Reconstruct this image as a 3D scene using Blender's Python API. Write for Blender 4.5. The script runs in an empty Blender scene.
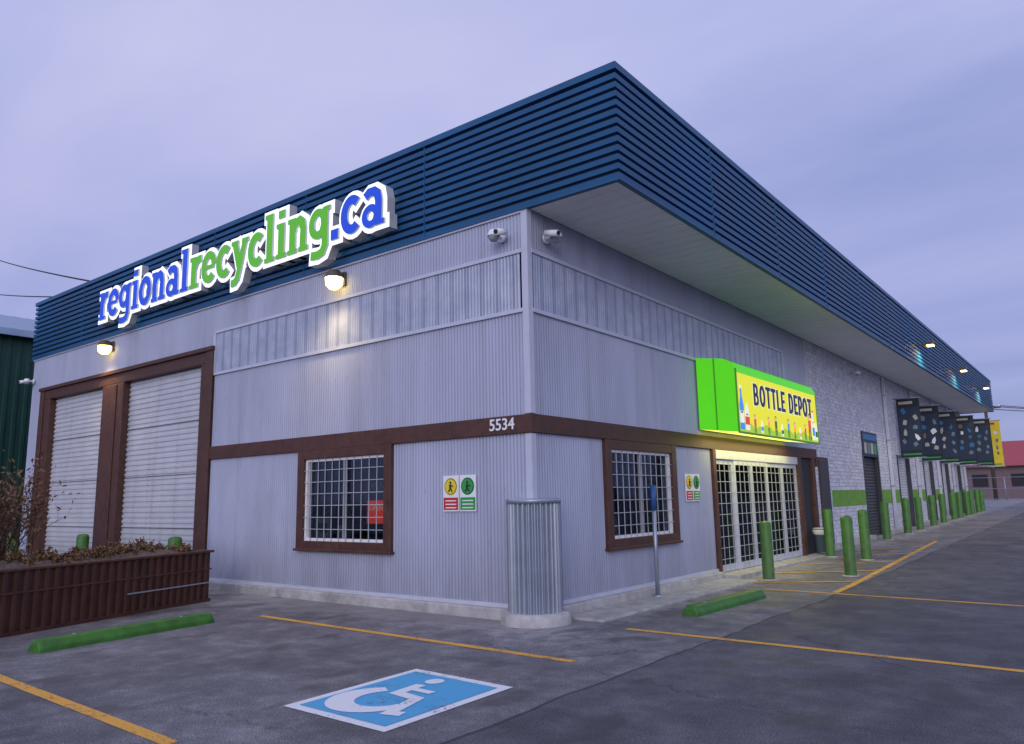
import bpy, bmesh, math, random
from mathutils import Vector, Matrix
random.seed(7)
D=bpy.data
scene=bpy.context.scene
col=scene.collection

# ---------------------------------------------------------------- materials
def new_mat(name):
    m=D.materials.new(name); m.use_nodes=True
    return m, m.node_tree, m.node_tree.nodes["Principled BSDF"]
def N(nt,t,**k):
    n=nt.nodes.new(t)
    for a,b in k.items(): setattr(n,a,b)
    return n
def noise(nt,scale,detail=4,rough=.6,vec=None):
    n=N(nt,"ShaderNodeTexNoise"); n.inputs["Scale"].default_value=scale
    n.inputs["Detail"].default_value=detail; n.inputs["Roughness"].default_value=rough
    if vec is not None: nt.links.new(vec,n.inputs["Vector"])
    return n
def coords(nt,scale=None):
    g=N(nt,"ShaderNodeNewGeometry")
    if scale is None: return g.outputs["Position"]
    m=N(nt,"ShaderNodeMapping"); m.inputs["Scale"].default_value=scale
    nt.links.new(g.outputs["Position"],m.inputs["Vector"]); return m.outputs[0]
def ramp(nt,fac,stops):
    r=N(nt,"ShaderNodeValToRGB"); e=r.color_ramp.elements
    while len(e)<len(stops): e.new(.5)
    for i,(p,c) in enumerate(stops):
        e[i].position=p; e[i].color=(c[0],c[1],c[2],1) if not isinstance(c,(int,float)) else (c,c,c,1)
    nt.links.new(fac,r.inputs[0]); return r.outputs[0]
def mixc(nt,fac,a,b,mode='MIX'):
    m=N(nt,"ShaderNodeMix",data_type='RGBA',blend_type=mode)
    for s,v in ((m.inputs[0],fac),(m.inputs[6],a),(m.inputs[7],b)):
        if isinstance(v,bpy.types.NodeSocket): nt.links.new(v,s)
        elif isinstance(v,(int,float)): s.default_value=v
        else: s.default_value=(v[0],v[1],v[2],1)
    return m.outputs[2]
def math_(nt,op,a,b=None):
    m=N(nt,"ShaderNodeMath",operation=op)
    for s,v in zip(m.inputs,(a,b)):
        if v is None: continue
        if isinstance(v,bpy.types.NodeSocket): nt.links.new(v,s)
        else: s.default_value=v
    return m.outputs[0]
def mat(name,c,rough=.6,metal=0.,var=.12,vs=3.,bump=0.,bs=60.,stretch=None,dirt=0.):
    m,nt,b=new_mat(name)
    v=coords(nt,stretch)
    n=noise(nt,vs,4,.65,v)
    lo=tuple(x*(1-var) for x in c); hi=tuple(min(1,x*(1+var)) for x in c)
    cc=ramp(nt,n.outputs[0],[(.3,lo),(.7,hi)])
    if dirt>0:
        g=N(nt,"ShaderNodeSeparateXYZ"); nt.links.new(coords(nt),g.inputs[0])
        n2=noise(nt,1.6,5,.7,coords(nt,(1.5,1.5,.35)))
        h=math_(nt,'MULTIPLY',math_(nt,'SUBTRACT',1.1,g.outputs[2]),math_(nt,'MULTIPLY',n2.outputs[0],dirt*1.4))
        h=math_(nt,'MINIMUM',math_(nt,'MAXIMUM',h,0.),.7)
        cc=mixc(nt,h,cc,(.10,.095,.09))
        st=noise(nt,1.,4,.6,coords(nt,(3.2,3.2,.12)))
        cc=mixc(nt,math_(nt,'MULTIPLY',ramp(nt,st.outputs[0],[(.55,0.),(.75,1.)]),dirt*.55),cc,(.15,.15,.16))
    nt.links.new(cc,b.inputs["Base Color"])
    b.inputs["Metallic"].default_value=metal
    rr=math_(nt,'ADD',math_(nt,'MULTIPLY',n.outputs[0],.25),rough-.12)
    nt.links.new(rr,b.inputs["Roughness"])
    if bump>0:
        n3=noise(nt,bs,3,.6,coords(nt)); bp=N(nt,"ShaderNodeBump"); bp.inputs["Strength"].default_value=bump
        bp.inputs["Distance"].default_value=.02
        nt.links.new(n3.outputs[0],bp.inputs["Height"]); nt.links.new(bp.outputs[0],b.inputs["Normal"])
    return m

M={}
M['clad']=mat('corrugated_steel',(.350,.382,.500),.56,.08,.13,1.3,stretch=(1,1,.25),dirt=.50)
M['trim']=mat('pale_trim',(.50,.53,.63),.5,.1,.06)
M['brown']=mat('brown_painted_wood',(.070,.027,.018),.55,0,.35,8,bump=.15)
M['blue']=mat('blue_fascia_steel',(.005,.084,.205),.42,.12,.22,.5,stretch=(1,1,.5))
M['bluegap']=mat('blue_fascia_groove',(.002,.014,.042),.6,.0,.1)  # darker copy of the fascia blue: groove shade painted into the colour
M['soffit']=mat('soffit_panel',(.84,.85,.83),.55,0,.06,.8)
M['door']=mat('garage_door_steel',(.50,.52,.57),.5,.1,.08,2,dirt=.8)
M['white']=mat('white_paint',(.75,.77,.8),.5,0,.04)
M['barwhite']=mat('grille_bar_paint',(.40,.43,.48),.5,0,.05)
M['sash']=mat('window_sash',(.30,.32,.36),.5,0,.05)
M['concrete']=mat('concrete',(.38,.375,.37),.85,0,.3,4,bump=.4)
M['green']=mat('green_paint',(.050,.17,.022),.5,0,.3,6,bump=.1,dirt=.35)
M['greenstop']=mat('green_wheel_stop_paint',(.040,.16,.018),.55,0,.35,5,bump=.08,bs=25)
M['stripe']=mat('green_wall_stripe',(.13,.30,.035),.7,0,.25,5,bump=.3)
M['galv']=mat('galvanised_steel',(.30,.345,.42),.36,.5,.07,3)
M['lampbody']=mat('lamp_housing',(.10,.08,.06),.5,.3)
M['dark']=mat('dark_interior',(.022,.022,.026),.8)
M['darkmetal']=mat('dark_roller_steel',(.05,.055,.065),.5,.3,.2)
M['roof']=mat('roof_membrane',(.12,.12,.13),.9)
M['bluepost']=mat('blue_paint',(.02,.08,.25),.5)
M['black']=mat('black_vinyl',(.010,.015,.03),.5)
M['wgreen']=mat('dark_green_cladding',(.008,.050,.038),.5,.1)
M['wroof']=mat('pale_blue_roof_steel',(.26,.38,.52),.4,.2)
M['redroof']=mat('red_roof',(.38,.06,.07),.6)
M['housewall']=mat('house_siding',(.17,.12,.13),.7)
M['wood']=mat('pole_timber',(.08,.06,.05),.9,0,.3,6)
M['cable']=mat('cable',(.02,.02,.02),.8)
M['twig']=mat('bare_twigs',(.075,.035,.026),.8,0,.4,10)
M['leaf']=mat('dull_foliage',(.042,.05,.025),.8,0,.5,1.5)
M['dry']=mat('dried_foliage',(.15,.085,.04),.8,0,.5,9)
M['soil']=mat('planter_gravel',(.12,.09,.075),.95,0,.5,12,bump=1,bs=30)
M['planter']=mat('planter_brown_siding',(.060,.022,.015),.5,.1,.3,3)
def emi(name,c,s,base=None,samp=False):
    m,nt,b=new_mat(name); bc=base or c
    n=noise(nt,3,2); cc=ramp(nt,n.outputs[0],[(.3,tuple(x*.9 for x in bc)),(.7,bc)])
    nt.links.new(cc,b.inputs["Base Color"]); b.inputs["Emission Color"].default_value=(*c,1)
    b.inputs["Emission Strength"].default_value=s; b.inputs["Roughness"].default_value=.4
    if not samp: m.cycles.emission_sampling='NONE'
    return m
M['letblue']=emi('blue_letter_face',(.003,.05,.50),.75,(.005,.04,.4))
M['letgreen']=emi('green_letter_face',(.10,.42,.01),.60,(.06,.3,.01))
M['letwhite']=emi('white_letter_halo',(.9,.95,1),.75)
M['letside']=mat('letter_side',(.45,.47,.5),.5)
M['lampglow']=emi('lamp_lens',(1,.68,.20),7)
M['neon']=emi('neon_red',(1,.06,.02),1.6)
M['sgreen']=emi('sign_green_vinyl',(.10,.80,.01),.55,(.08,.45,.01))
M['sgtop']=mat('sign_green_canopy',(.09,.42,.02),.45)
M['syellow']=emi('sign_yellow_vinyl',(.86,.84,.0),.72,(.38,.36,.01))
M['slime']=emi('sign_lime_vinyl',(.45,.72,.02),.62,(.2,.35,.02))
M['snavy']=emi('sign_navy',(.003,.008,.10),.15,(.005,.01,.08))
M['swhite']=emi('sign_white',(.95,.95,.75),.70,(.4,.4,.3))
M['sred']=emi('sign_red',(.8,.05,.03),.5)
M['sblue']=emi('sign_blue',(.05,.3,.8),.5)
M['sorange']=emi('sign_orange',(.95,.35,.03),.6)
M['sskin']=emi('sign_tan',(.85,.5,.28),.55)
M['sunder']=emi('sign_underside',(.9,.85,.12),1.5)
M['ptan']=mat('banner_yellow',(.75,.55,.03),.6)
M['pred']=mat('print_red',(.45,.03,.03),.5)
M['pyel']=mat('print_yellow',(.75,.6,.03),.5)
M['pgrn']=mat('print_green',(.03,.30,.06),.5)
M['pblu']=mat('print_blue',(.03,.15,.33),.5)
M['pnavy']=mat('print_navy',(.012,.03,.065),.5)
M['pcream']=mat('print_cream',(.42,.40,.33),.5)
M['pgrey']=mat('print_grey',(.14,.20,.26),.5)
M['pbrn']=mat('print_brown',(.22,.13,.06),.5)

# translucent panels with framing showing through
m,nt,b=new_mat('translucent_panel')
p=coords(nt); s=N(nt,"ShaderNodeSeparateXYZ"); nt.links.new(p,s.inputs[0])
sm=math_(nt,'ADD',s.outputs[0],s.outputs[1]); fr=math_(nt,'FRACT',math_(nt,'MULTIPLY',sm,1/.30))
fr=math_(nt,'LESS_THAN',fr,.28)
n=noise(nt,2.5,5,.6,p)
base=ramp(nt,n.outputs[0],[(.3,(.26,.30,.42)),(.7,(.39,.43,.55))])
cc=mixc(nt,math_(nt,'MULTIPLY',fr,.42),base,(.10,.14,.24))
nt.links.new(cc,b.inputs["Base Color"]); b.inputs["Roughness"].default_value=.22
M['panel']=m
# painted block
m,nt,b=new_mat('painted_brick')
p=coords(nt); s=N(nt,"ShaderNodeSeparateXYZ"); nt.links.new(p,s.inputs[0])
cb=N(nt,"ShaderNodeCombineXYZ"); nt.links.new(math_(nt,'ADD',s.outputs[0],s.outputs[1]),cb.inputs[0]); nt.links.new(s.outputs[2],cb.inputs[1])
bt=N(nt,"ShaderNodeTexBrick"); nt.links.new(cb.outputs[0],bt.inputs["Vector"])
bt.inputs["Scale"].default_value=1; bt.inputs["Brick Width"].default_value=.30; bt.inputs["Row Height"].default_value=.105
bt.inputs["Mortar Size"].default_value=.009
bt.inputs["Color1"].default_value=(.64,.66,.74,1); bt.inputs["Color2"].default_value=(.46,.49,.58,1); bt.inputs["Mortar"].default_value=(.38,.40,.47,1)
n=noise(nt,2.2,6,.8,p); cc=mixc(nt,ramp(nt,n.outputs[0],[(.38,.55),(.6,0)]),bt.outputs[0],(.26,.28,.34))
n2=noise(nt,9,5,.75,p)
cc=mixc(nt,ramp(nt,n2.outputs[0],[(.48,0),(.66,.85)]),cc,(.82,.84,.90))
nt.links.new(cc,b.inputs["Base Color"]); b.inputs["Roughness"].default_value=.8
bp=N(nt,"ShaderNodeBump"); bp.inputs["Strength"].default_value=.8; bp.inputs["Distance"].default_value=.02
nt.links.new(math_(nt,'ADD',n2.outputs[0],math_(nt,'MULTIPLY',bt.outputs["Fac"],-1)),bp.inputs["Height"]); nt.links.new(bp.outputs[0],b.inputs["Normal"])
M['brick']=m
# glass
m,nt,b=new_mat('window_glass')
nt.nodes.remove(b); o=nt.nodes["Material Output"]
gl=N(nt,"ShaderNodeBsdfGlossy"); gl.inputs["Roughness"].default_value=.04; gl.inputs[0].default_value=(.6,.68,.8,1)
tr=N(nt,"ShaderNodeBsdfTransparent"); tr.inputs[0].default_value=(.5,.52,.54,1)
fz=N(nt,"ShaderNodeLayerWeight"); fz.inputs[0].default_value=.3
mx=N(nt,"ShaderNodeMixShader"); nt.links.new(math_(nt,'ADD',math_(nt,'MULTIPLY',fz.outputs["Fresnel"],.4),.02),mx.inputs[0])
nt.links.new(tr.outputs[0],mx.inputs[1]); nt.links.new(gl.outputs[0],mx.inputs[2]); nt.links.new(mx.outputs[0],o.inputs[0])
M['glass']=m
def paint(name,c,wear=.5):
    m,nt,b=new_mat(name); p=coords(nt)
    n=noise(nt,28,5,.75,p); n2=noise(nt,2.5,3,.6,p)
    f=math_(nt,'ADD',math_(nt,'MULTIPLY',n.outputs[0],.65),math_(nt,'MULTIPLY',n2.outputs[0],.35))
    f=ramp(nt,f,[(wear-.06,0),(wear+.04,1)])
    cc=mixc(nt,f,(.085,.085,.09),c); nt.links.new(cc,b.inputs["Base Color"]); b.inputs["Roughness"].default_value=.75
    return m
M['orange']=paint('worn_orange_paint',(.72,.37,.05),.44)
M['pwhite']=paint('worn_white_paint',(.76,.78,.80),.40)
M['pcyan']=paint('worn_blue_paint',(.08,.38,.64),.40)
# ground
m,nt,b=new_mat('asphalt_ground')
p=coords(nt); s=N(nt,"ShaderNodeSeparateXYZ"); nt.links.new(p,s.inputs[0])
mid=noise(nt,2.1,6,.75,p); fine=noise(nt,75,2,.8,p); big=noise(nt,.42,3,.6,p)
xs=math_(nt,'ADD',s.outputs[0],math_(nt,'MULTIPLY',math_(nt,'SUBTRACT',big.outputs[0],.5),.35))
side=math_(nt,'GREATER_THAN',xs,2.5)
seam=math_(nt,'LESS_THAN',math_(nt,'ABSOLUTE',math_(nt,'SUBTRACT',xs,2.5)),.02)
j2=math_(nt,'LESS_THAN',math_(nt,'ABSOLUTE',math_(nt,'SUBTRACT',math_(nt,'ADD',s.outputs[1],math_(nt,'MULTIPLY',big.outputs[0],.2)),-.55)),.012)
ap=math_(nt,'SUBTRACT',math_(nt,'ADD',math_(nt,'MULTIPLY',mid.outputs[0],1.6),.35),math_(nt,'MAXIMUM',s.outputs[0],math_(nt,'MULTIPLY',s.outputs[1],-1)))
ap=math_(nt,'MULTIPLY',ramp(nt,ap,[(.0,0),(.35,1)]),.55)
A=ramp(nt,mid.outputs[0],[(.25,(.066,.065,.074)),(.5,(.132,.130,.142)),(.75,(.25,.247,.257))])
A=mixc(nt,ap,A,(.27,.268,.272))
B=ramp(nt,mid.outputs[0],[(.25,(.042,.042,.051)),(.5,(.074,.073,.086)),(.75,(.125,.124,.136))])
cc=mixc(nt,side,A,B)
cc=mixc(nt,1.,cc,ramp(nt,big.outputs[0],[(.35,.78),(.65,1.25)]),'MULTIPLY')
cc=mixc(nt,1.,cc,ramp(nt,fine.outputs[0],[(.25,.25),(.5,1.),(.72,2.6)]),'MULTIPLY')
wv=N(nt,"ShaderNodeVectorMath",operation='MULTIPLY_ADD'); nt.links.new(mid.outputs[1],wv.inputs[0]); wv.inputs[1].default_value=(.7,.7,0); nt.links.new(p,wv.inputs[2])
vo=N(nt,"ShaderNodeTexVoronoi",feature='DISTANCE_TO_EDGE'); vo.inputs["Scale"].default_value=.28; nt.links.new(wv.outputs[0],vo.inputs["Vector"])
cr=math_(nt,'MULTIPLY',math_(nt,'LESS_THAN',vo.outputs["Distance"],.0030),ramp(nt,big.outputs[0],[(.47,0),(.55,.8)]))
cr=math_(nt,'MAXIMUM',math_(nt,'MAXIMUM',cr,seam),math_(nt,'MULTIPLY',j2,.5))
cc=mixc(nt,math_(nt,'MULTIPLY',cr,.7),cc,(.02,.02,.022))
st=noise(nt,1.1,3,.55,coords(nt,(1.6,1,1))); stf=ramp(nt,st.outputs[0],[(.58,0),(.66,.5)])
cc=mixc(nt,stf,cc,(.032,.032,.037))
nt.links.new(cc,b.inputs["Base Color"])
nt.links.new(ramp(nt,st.outputs[0],[(.4,.85),(.72,.5)]),b.inputs["Roughness"])
bp=N(nt,"ShaderNodeBump"); bp.inputs["Strength"].default_value=.7; bp.inputs["Distance"].default_value=.012
h=math_(nt,'ADD',fine.outputs[0],math_(nt,'MULTIPLY',mid.outputs[0],1.5))
nt.links.new(h,bp.inputs["Height"]); nt.links.new(bp.outputs[0],b.inputs["Normal"])
M['ground']=m

# ---------------------------------------------------------------- geometry helpers
def link(o,parent=None):
    col.objects.link(o)
    if parent: o.parent=parent
    return o
def empty(name,loc=(0,0,0)):
    o=D.objects.new(name,None); o.location=loc; o.empty_display_size=.3; col.objects.link(o); return o
def meshobj(name,verts,faces,mt,parent=None,smooth=False):
    me=D.meshes.new(name); me.from_pydata([tuple(v) for v in verts],[],faces); me.update()
    for x in (mt if isinstance(mt,(list,tuple)) else [mt]): me.materials.append(x)
    if smooth: me.polygons.foreach_set('use_smooth',[True]*len(me.polygons))
    o=D.objects.new(name,me); return link(o,parent)
def box(name,x0,x1,y0,y1,z0,z1,mt,parent=None,bev=0.):
    x0,x1=sorted((x0,x1));y0,y1=sorted((y0,y1));z0,z1=sorted((z0,z1))
    v=[(x,y,z) for z in (z0,z1) for y in (y0,y1) for x in (x0,x1)]
    f=[(0,2,3,1),(4,5,7,6),(0,1,5,4),(2,6,7,3),(0,4,6,2),(1,3,7,5)]
    o=meshobj(name,v,f,mt,parent)
    if bev>0:
        md=o.modifiers.new('b','BEVEL'); md.width=bev; md.segments=2
    return o
def boxes(name,L,mt,parent=None):
    v=[];f=[]
    for x0,x1,y0,y1,z0,z1 in L:
        k=len(v); v+=[(x,y,z) for z in (z0,z1) for y in (y0,y1) for x in (x0,x1)]
        f+=[tuple(k+i for i in q) for q in [(0,2,3,1),(4,5,7,6),(0,1,5,4),(2,6,7,3),(0,4,6,2),(1,3,7,5)]]
    return meshobj(name,v,f,mt,parent)
def cyl(name,p0,p1,r,mt,parent=None,n=20,r1=None,cap=True,smooth=True):
    p0=Vector(p0);p1=Vector(p1);d=(p1-p0).normalized();r1=r if r1 is None else r1
    a=d.orthogonal().normalized();b_=d.cross(a);v=[];f=[]
    for i in range(n):
        t=2*math.pi*i/n; q=a*math.cos(t)+b_*math.sin(t); v+=[p0+q*r,p1+q*r1]
    for i in range(n):
        j=(i+1)%n; f.append((2*i,2*j,2*j+1,2*i+1))
    if cap: f.append(tuple(2*i for i in reversed(range(n)))); f.append(tuple(2*i+1 for i in range(n)))
    o=meshobj(name,v,f,mt,parent)
    if smooth:
        for q in o.data.polygons:
            if len(q.vertices)==4: q.use_smooth=True
    return o
def lathe(name,prof,loc,mt,parent=None,n=24,axis=None):
    v=[];f=[]
    for r,z in prof:
        for i in range(n):
            t=2*math.pi*i/n; v.append(Vector((r*math.cos(t),r*math.sin(t),z)))
    for k in range(len(prof)-1):
        for i in range(n):
            j=(i+1)%n; f.append((k*n+i,k*n+j,(k+1)*n+j,(k+1)*n+i))
    v=[x+Vector(loc) for x in v]
    return meshobj(name,v,f,mt,parent,True)
SINE=[(i/8,.5-.5*math.cos(2*math.pi*i/8)) for i in range(8)]
def ribbed(name,org,du,dv,nn,L,H,pitch,amp,mt,parent=None,prof=SINE,smooth=True):
    org=Vector(org);du=Vector(du);dv=Vector(dv);nn=Vector(nn)
    pts=[];k=0
    while k*pitch<L-1e-6:
        for t,h in prof:
            u=(k+t)*pitch
            if u<=L: pts.append((u,h*amp))
        k+=1
    pts.append((L,0.))
    v=[];f=[]
    for u,h in pts:
        a=org+du*u+nn*h; v+=[a,a+dv*H]
    flip=du.cross(dv).dot(nn)<0
    for i in range(len(pts)-1):
        q=(2*i,2*i+2,2*i+3,2*i+1); f.append(q[::-1] if flip else q)
    return meshobj(name,v,f,mt,parent,smooth)
X=(1,0,0);Y=(0,1,0);Z=(0,0,1);nY=(0,-1,0)
def txt(name,body,size,loc,rot,mt,parent=None,ext=.005,off=0.,sx=1.,align='CENTER'):
    c=D.curves.new(name,'FONT'); c.body=body; c.size=size; c.extrude=ext; c.offset=off; c.align_x=align; c.align_y='CENTER'
    c.materials.append(mt)
    o=D.objects.new(name,c); o.location=loc; o.rotation_euler=rot; o.scale=(sx,1,1); return link(o,parent)
RA=(math.pi/2,0,0); RB=(math.pi/2,0,math.pi/2)
def gz(y):
    if y<6: return 0.
    return .015*(min(y,60)-6)
def addp(o,parent):
    o.parent=parent; o.matrix_parent_inverse=Matrix.Translation(-parent.location); return o

# ---------------------------------------------------------------- ground
xs_=[-900,-60,-25,-10,-5,0,2.5,5,10,25,60,900]
ys_=[-900,-60,-20,-8,-4,0,3,6,12,20,30,45,60,110,300,1500]
v=[(x,y,gz(y)) for y in ys_ for x in xs_]; nx=len(xs_)
f=[(j*nx+i,j*nx+i+1,(j+1)*nx+i+1,(j+1)*nx+i) for j in range(len(ys_)-1) for i in range(nx-1)]
meshobj('ground',v,f,M['ground'])
def strip(name,p0,p1,w,mt,zo=.004,seg=12):
    p0=Vector((*p0,0));p1=Vector((*p1,0));d=(p1-p0).normalized();s=Vector((-d.y,d.x,0))*w/2
    ts=[i/seg for i in range(seg+1)]
    if (p0.y-6)*(p1.y-6)<0: ts.append((6-p0.y)/(p1.y-p0.y)); ts.sort()
    v=[];f=[]
    for t in ts:
        c=p0.lerp(p1,t)
        for q in (c+s,c-s): v.append((q.x,q.y,gz(q.y)+zo))
    for i in range(len(ts)-1): f.append((2*i,2*i+1,2*i+3,2*i+2))
    return meshobj(name,v,f,mt)
for a,b_ in (((-3.72,-1.66),(1.83,-1.82)),((-3.7,-5.37),(.98,-5.5)),((1.31,.12),(7.4,-.05)),((1.30,4.85),(7.2,4.45)),((2.45,4.9),(1.95,17.))):
    strip('parking_line',a,b_,.11,M['orange'])
for a,b_ in (((.55,7.3),(2.3,8.6)),((.55,9.2),(2.2,10.6)),((.6,11.2),(2.1,12.7)),((.6,13.3),(2.0,14.9)),((.6,5.6),(2.35,6.6))):
    strip('hatch_line',a,b_,.10,M['orange'],.008)
strip('hatch_line',(.55,17.0),(1.95,17.05),.09,M['orange'],.008)

# accessible symbol
sym=empty('accessible_parking_marking',(1.36,-3.72,0))
def flat(name,pts,mt,z,parent):
    return addp(meshobj(name,[(x,y,z) for x,y in pts],[tuple(range(len(pts)))],mt),parent)
flat('white_border',[(.80,-4.48),(2.0,-4.5),(1.96,-2.98),(.73,-2.92)],M['pwhite'],.005,sym)
flat('blue_field',[(.89,-4.39),(1.91,-4.41),(1.87,-3.08),(.82,-3.02)],M['pcyan'],.009,sym)
def ribbon2(pts,w,closed=False,ext=0.):
    P=[Vector(p) for p in pts]; n=len(P)
    if not closed and ext:
        P[0]=P[0]+(P[0]-P[1]).normalized()*ext; P[-1]=P[-1]+(P[-1]-P[-2]).normalized()*ext
    L=[];R=[]
    for i in range(n):
        a=P[i-1] if (i>0 or closed) else None; c=P[(i+1)%n] if (i<n-1 or closed) else None
        d1=(P[i]-a).normalized() if a is not None else None; d2=(c-P[i]).normalized() if c is not None else None
        if d1 is None: d1=d2
        if d2 is None: d2=d1
        n1=Vector((-d1.y,d1.x));n2=Vector((-d2.y,d2.x)); mm=(n1+n2); mm=mm.normalized() if mm.length>1e-6 else n1
        k=w/2/max(.45,mm.dot(n1)); L.append(P[i]+mm*k); R.append(P[i]-mm*k)
    return L,R
def flatribbon(name,pts,w,mt,z,parent,closed=False):
    L,R=ribbon2(pts,w,closed); n=len(L); v=[(q.x,q.y,z) for q in L]+[(q.x,q.y,z) for q in R]
    f=[(i,n+i,n+(i+1)%n,(i+1)%n) for i in range(n if closed else n-1)]
    return addp(meshobj(name,v,f,mt),parent)
def SY(pts): return [(1.37+a*.95,-3.74+b_*1.05) for a,b_ in pts]
cres=[(-.10+.40*math.cos(math.radians(t)),-.20+.38*math.sin(math.radians(t))) for t in range(125,376,12)]
inn=[(-.04+.24*math.cos(math.radians(t)),-.14+.24*math.sin(math.radians(t))) for t in range(372,124,-12)]
flat('wheel',SY(cres+inn),M['pwhite'],.013,sym)
flatribbon('torso',SY([(-.12,.34),(-.09,.04),(.20,.0),(.33,-.40),(.45,-.37)]),.11,M['pwhite'],.0135,sym)
flatribbon('arm',SY([(-.08,.2),(.18,.19)]),.085,M['pwhite'],.0145,sym)
flat('head',SY([(-.11+.09*math.cos(t*.5236),.49+.09*math.sin(t*.5236)) for t in range(12)]),M['pwhite'],.013,sym)

# ---------------------------------------------------------------- main building
Bd=empty('recycling_depot_building')
ZT=5.75;ZF=7.40;OX=1.53;W=39.3;LX=-17.48
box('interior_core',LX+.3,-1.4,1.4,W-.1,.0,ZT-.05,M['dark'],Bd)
box('end_wall_back',LX+.02,-.0,W-.1,W-.02,0,ZT,M['clad'],Bd)
box('end_wall_left',LX+.02,LX+.1,.05,W-.12,0,ZT,M['clad'],Bd)
box('roof',LX+.05,OX-.05,.05,W-.05,7.1,7.15,M['roof'],Bd)
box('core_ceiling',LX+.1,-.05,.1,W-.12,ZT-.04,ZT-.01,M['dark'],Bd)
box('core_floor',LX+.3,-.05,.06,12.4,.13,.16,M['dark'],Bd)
PT=.062;AM=.0135
def ca(name,x0,x1,z0,z1,mt='clad',y=0.): return ribbed(name,(x0,y,z0),X,Z,nY,x1-x0,z1-z0,PT,AM,M[mt],Bd)
def cb_(name,y0,y1,z0,z1,mt='clad',x=0.): return ribbed(name,(x,y0,z0),Y,Z,X,y1-y0,z1-z0,PT,AM,M[mt],Bd)
GB=.17
ca('front_wall_lower_a',-8.05,-5.08,GB,2.5); ca('front_wall_lower_b',-5.08,-2.73,GB,.84); ca('front_wall_lower_c',-2.73,0,GB,2.5)
ca('front_wall_mid',-8.05,0,2.74,4.22); ca('front_wall_top',-8.05,0,5.14,ZT); ca('front_wall_panel',-8.0,-.12,4.26,5.11,'panel',-.012)
ca('front_wall_head',-17.44,-8.05,4.80,ZT); ca('front_wall_left',-17.44,-16.62,GB,4.80)
cb_('side_wall_lower_a',0,1.87,GB,2.5); cb_('side_wall_lower_b',1.87,4.26,GB,.84); cb_('side_wall_lower_c',4.26,5.9,GB,2.5)
cb_('side_wall_mid',0,12.43,2.74,4.22); cb_('side_wall_top',0,12.43,5.14,ZT); cb_('side_wall_panel',.12,10.6,4.26,5.11,'panel',.012); cb_('side_wall_mid_end',10.62,12.43,4.22,5.14)
for z0,z1,d in ((4.215,4.27,.045),(5.09,5.145,.045)):
    box('flashing_front',-8.05,-.06,-d,.0,z0,z1,M['trim'],Bd); box('flashing_side',0,d,.06,10.62,z0,z1,M['trim'],Bd)
box('flashing_v_front',-8.07,-8.0,-.046,0,4.272,5.088,M['trim'],Bd); box('flashing_v_side',0,.046,10.57,10.63,4.272,5.088,M['trim'],Bd)
box('flashing_head_front',-17.44,-.06,-.04,0,5.69,ZT-.004,M['trim'],Bd)
box('corner_trim_front',-.075,.034,-.034,-.02,2.77,ZT-.006,M['trim'],Bd); box('corner_trim_side',.02,.036,-.0345,.075,2.77,ZT-.008,M['trim'],Bd)
box('corner_trim_low_f',-.075,.032,-.032,-.02,GB,2.49,M['trim'],Bd); box('corner_trim_low_s',.02,.034,-.0325,.075,GB,2.49,M['trim'],Bd)
L_=[]
for z in (1.,1.75,3.1,3.7,5.4):
    x=-7.9
    while x<-.1:
        if not(z<2.4 and -5.15<x<-2.6): L_.append((x-.006,x+.006,-.022,-.010,z-.006,z+.006))
        x+=PT*5
boxes('wall_screws',L_,M['galv'],Bd)
box('band_front',-8.05,.062,-.062,.0,2.5,2.755,M['brown'],Bd,.006); box('band_side',.0,.0625,.002,12.6,2.502,2.757,M['brown'],Bd,.006)
box('band_side_cap_end',.0,.064,12.6,12.66,2.3,2.76,M['brown'],Bd)
for x in (-5.6,-3.1,-1.4): box('band_joint',x,x+.006,-.0635,-.06,2.5,2.755,M['dark'],Bd)
box('plinth_front',-8.0,.14,-.16,.15,-.1,.15,M['concrete'],Bd,.02); box('plinth_side',-.15,.16,.16,5.9,-.1,.152,M['concrete'],Bd,.02)
box('base_flash_front',-8.02,0,-.05,-.0,.14,.20,M['trim'],Bd); box('base_flash_side',0,.05,.02,5.9,.142,.202,M['trim'],Bd)
# brick wing
box('brick_wing_wall_a',-.2,.0,12.43,17.7,-.1,ZT-.003,M['brick'],Bd)
segs=[(17.7,19.65),(22.6,24.6),(27.4,29.4),(31.6,33.4),(35.2,37.0)]
prev=17.7
for i,(a,c) in enumerate(segs):
    if a>prev: box('brick_wing_pier_%d'%i,-.2,.0,prev,a,-.1,ZT-.003,M['brick'],Bd)
    hz=2.85 if i==0 else 2.95
    box('brick_wing_head_%d'%i,-.2,-.001,a,c,hz,ZT-.003,M['brick'],Bd)
    ribbed('roller_door_%d'%i,(-.12,a,gz(a)),Z,Y,X,2.95-gz(a),c-a,.1,.015,M['darkmetal'] if i==0 else M['door'],Bd)
    for yy in (a,c): box('door_jamb',-.1,.03,yy-.05,yy+.05,0,2.95,M['darkmetal'],Bd)
    prev=c
box('brick_wing_pier_end',-.2,0,prev,W-.03,-.1,ZT-.003,M['brick'],Bd)
for a,c in [(14.0,17.6)]+[(segs[i][1]+.08,segs[i+1][0]-.08) for i in range(4)]+[(37.1,W-.05)]:
    box('green_stripe',-.01,.008,a,c,1.22,1.68,M['stripe'],Bd)
box('steel_door',.0,.05,12.95,13.7,.35,2.5,M['darkmetal'],Bd,.01); box('steel_door_frame',-.02,.03,12.88,13.77,.2,2.57,M['brown'],Bd)
box('section_joint',.0,.05,12.40,12.48,.1,2.3,M['trim'],Bd); box('section_joint_up',.0,.05,12.40,12.48,2.77,ZT-.01,M['trim'],Bd)

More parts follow.
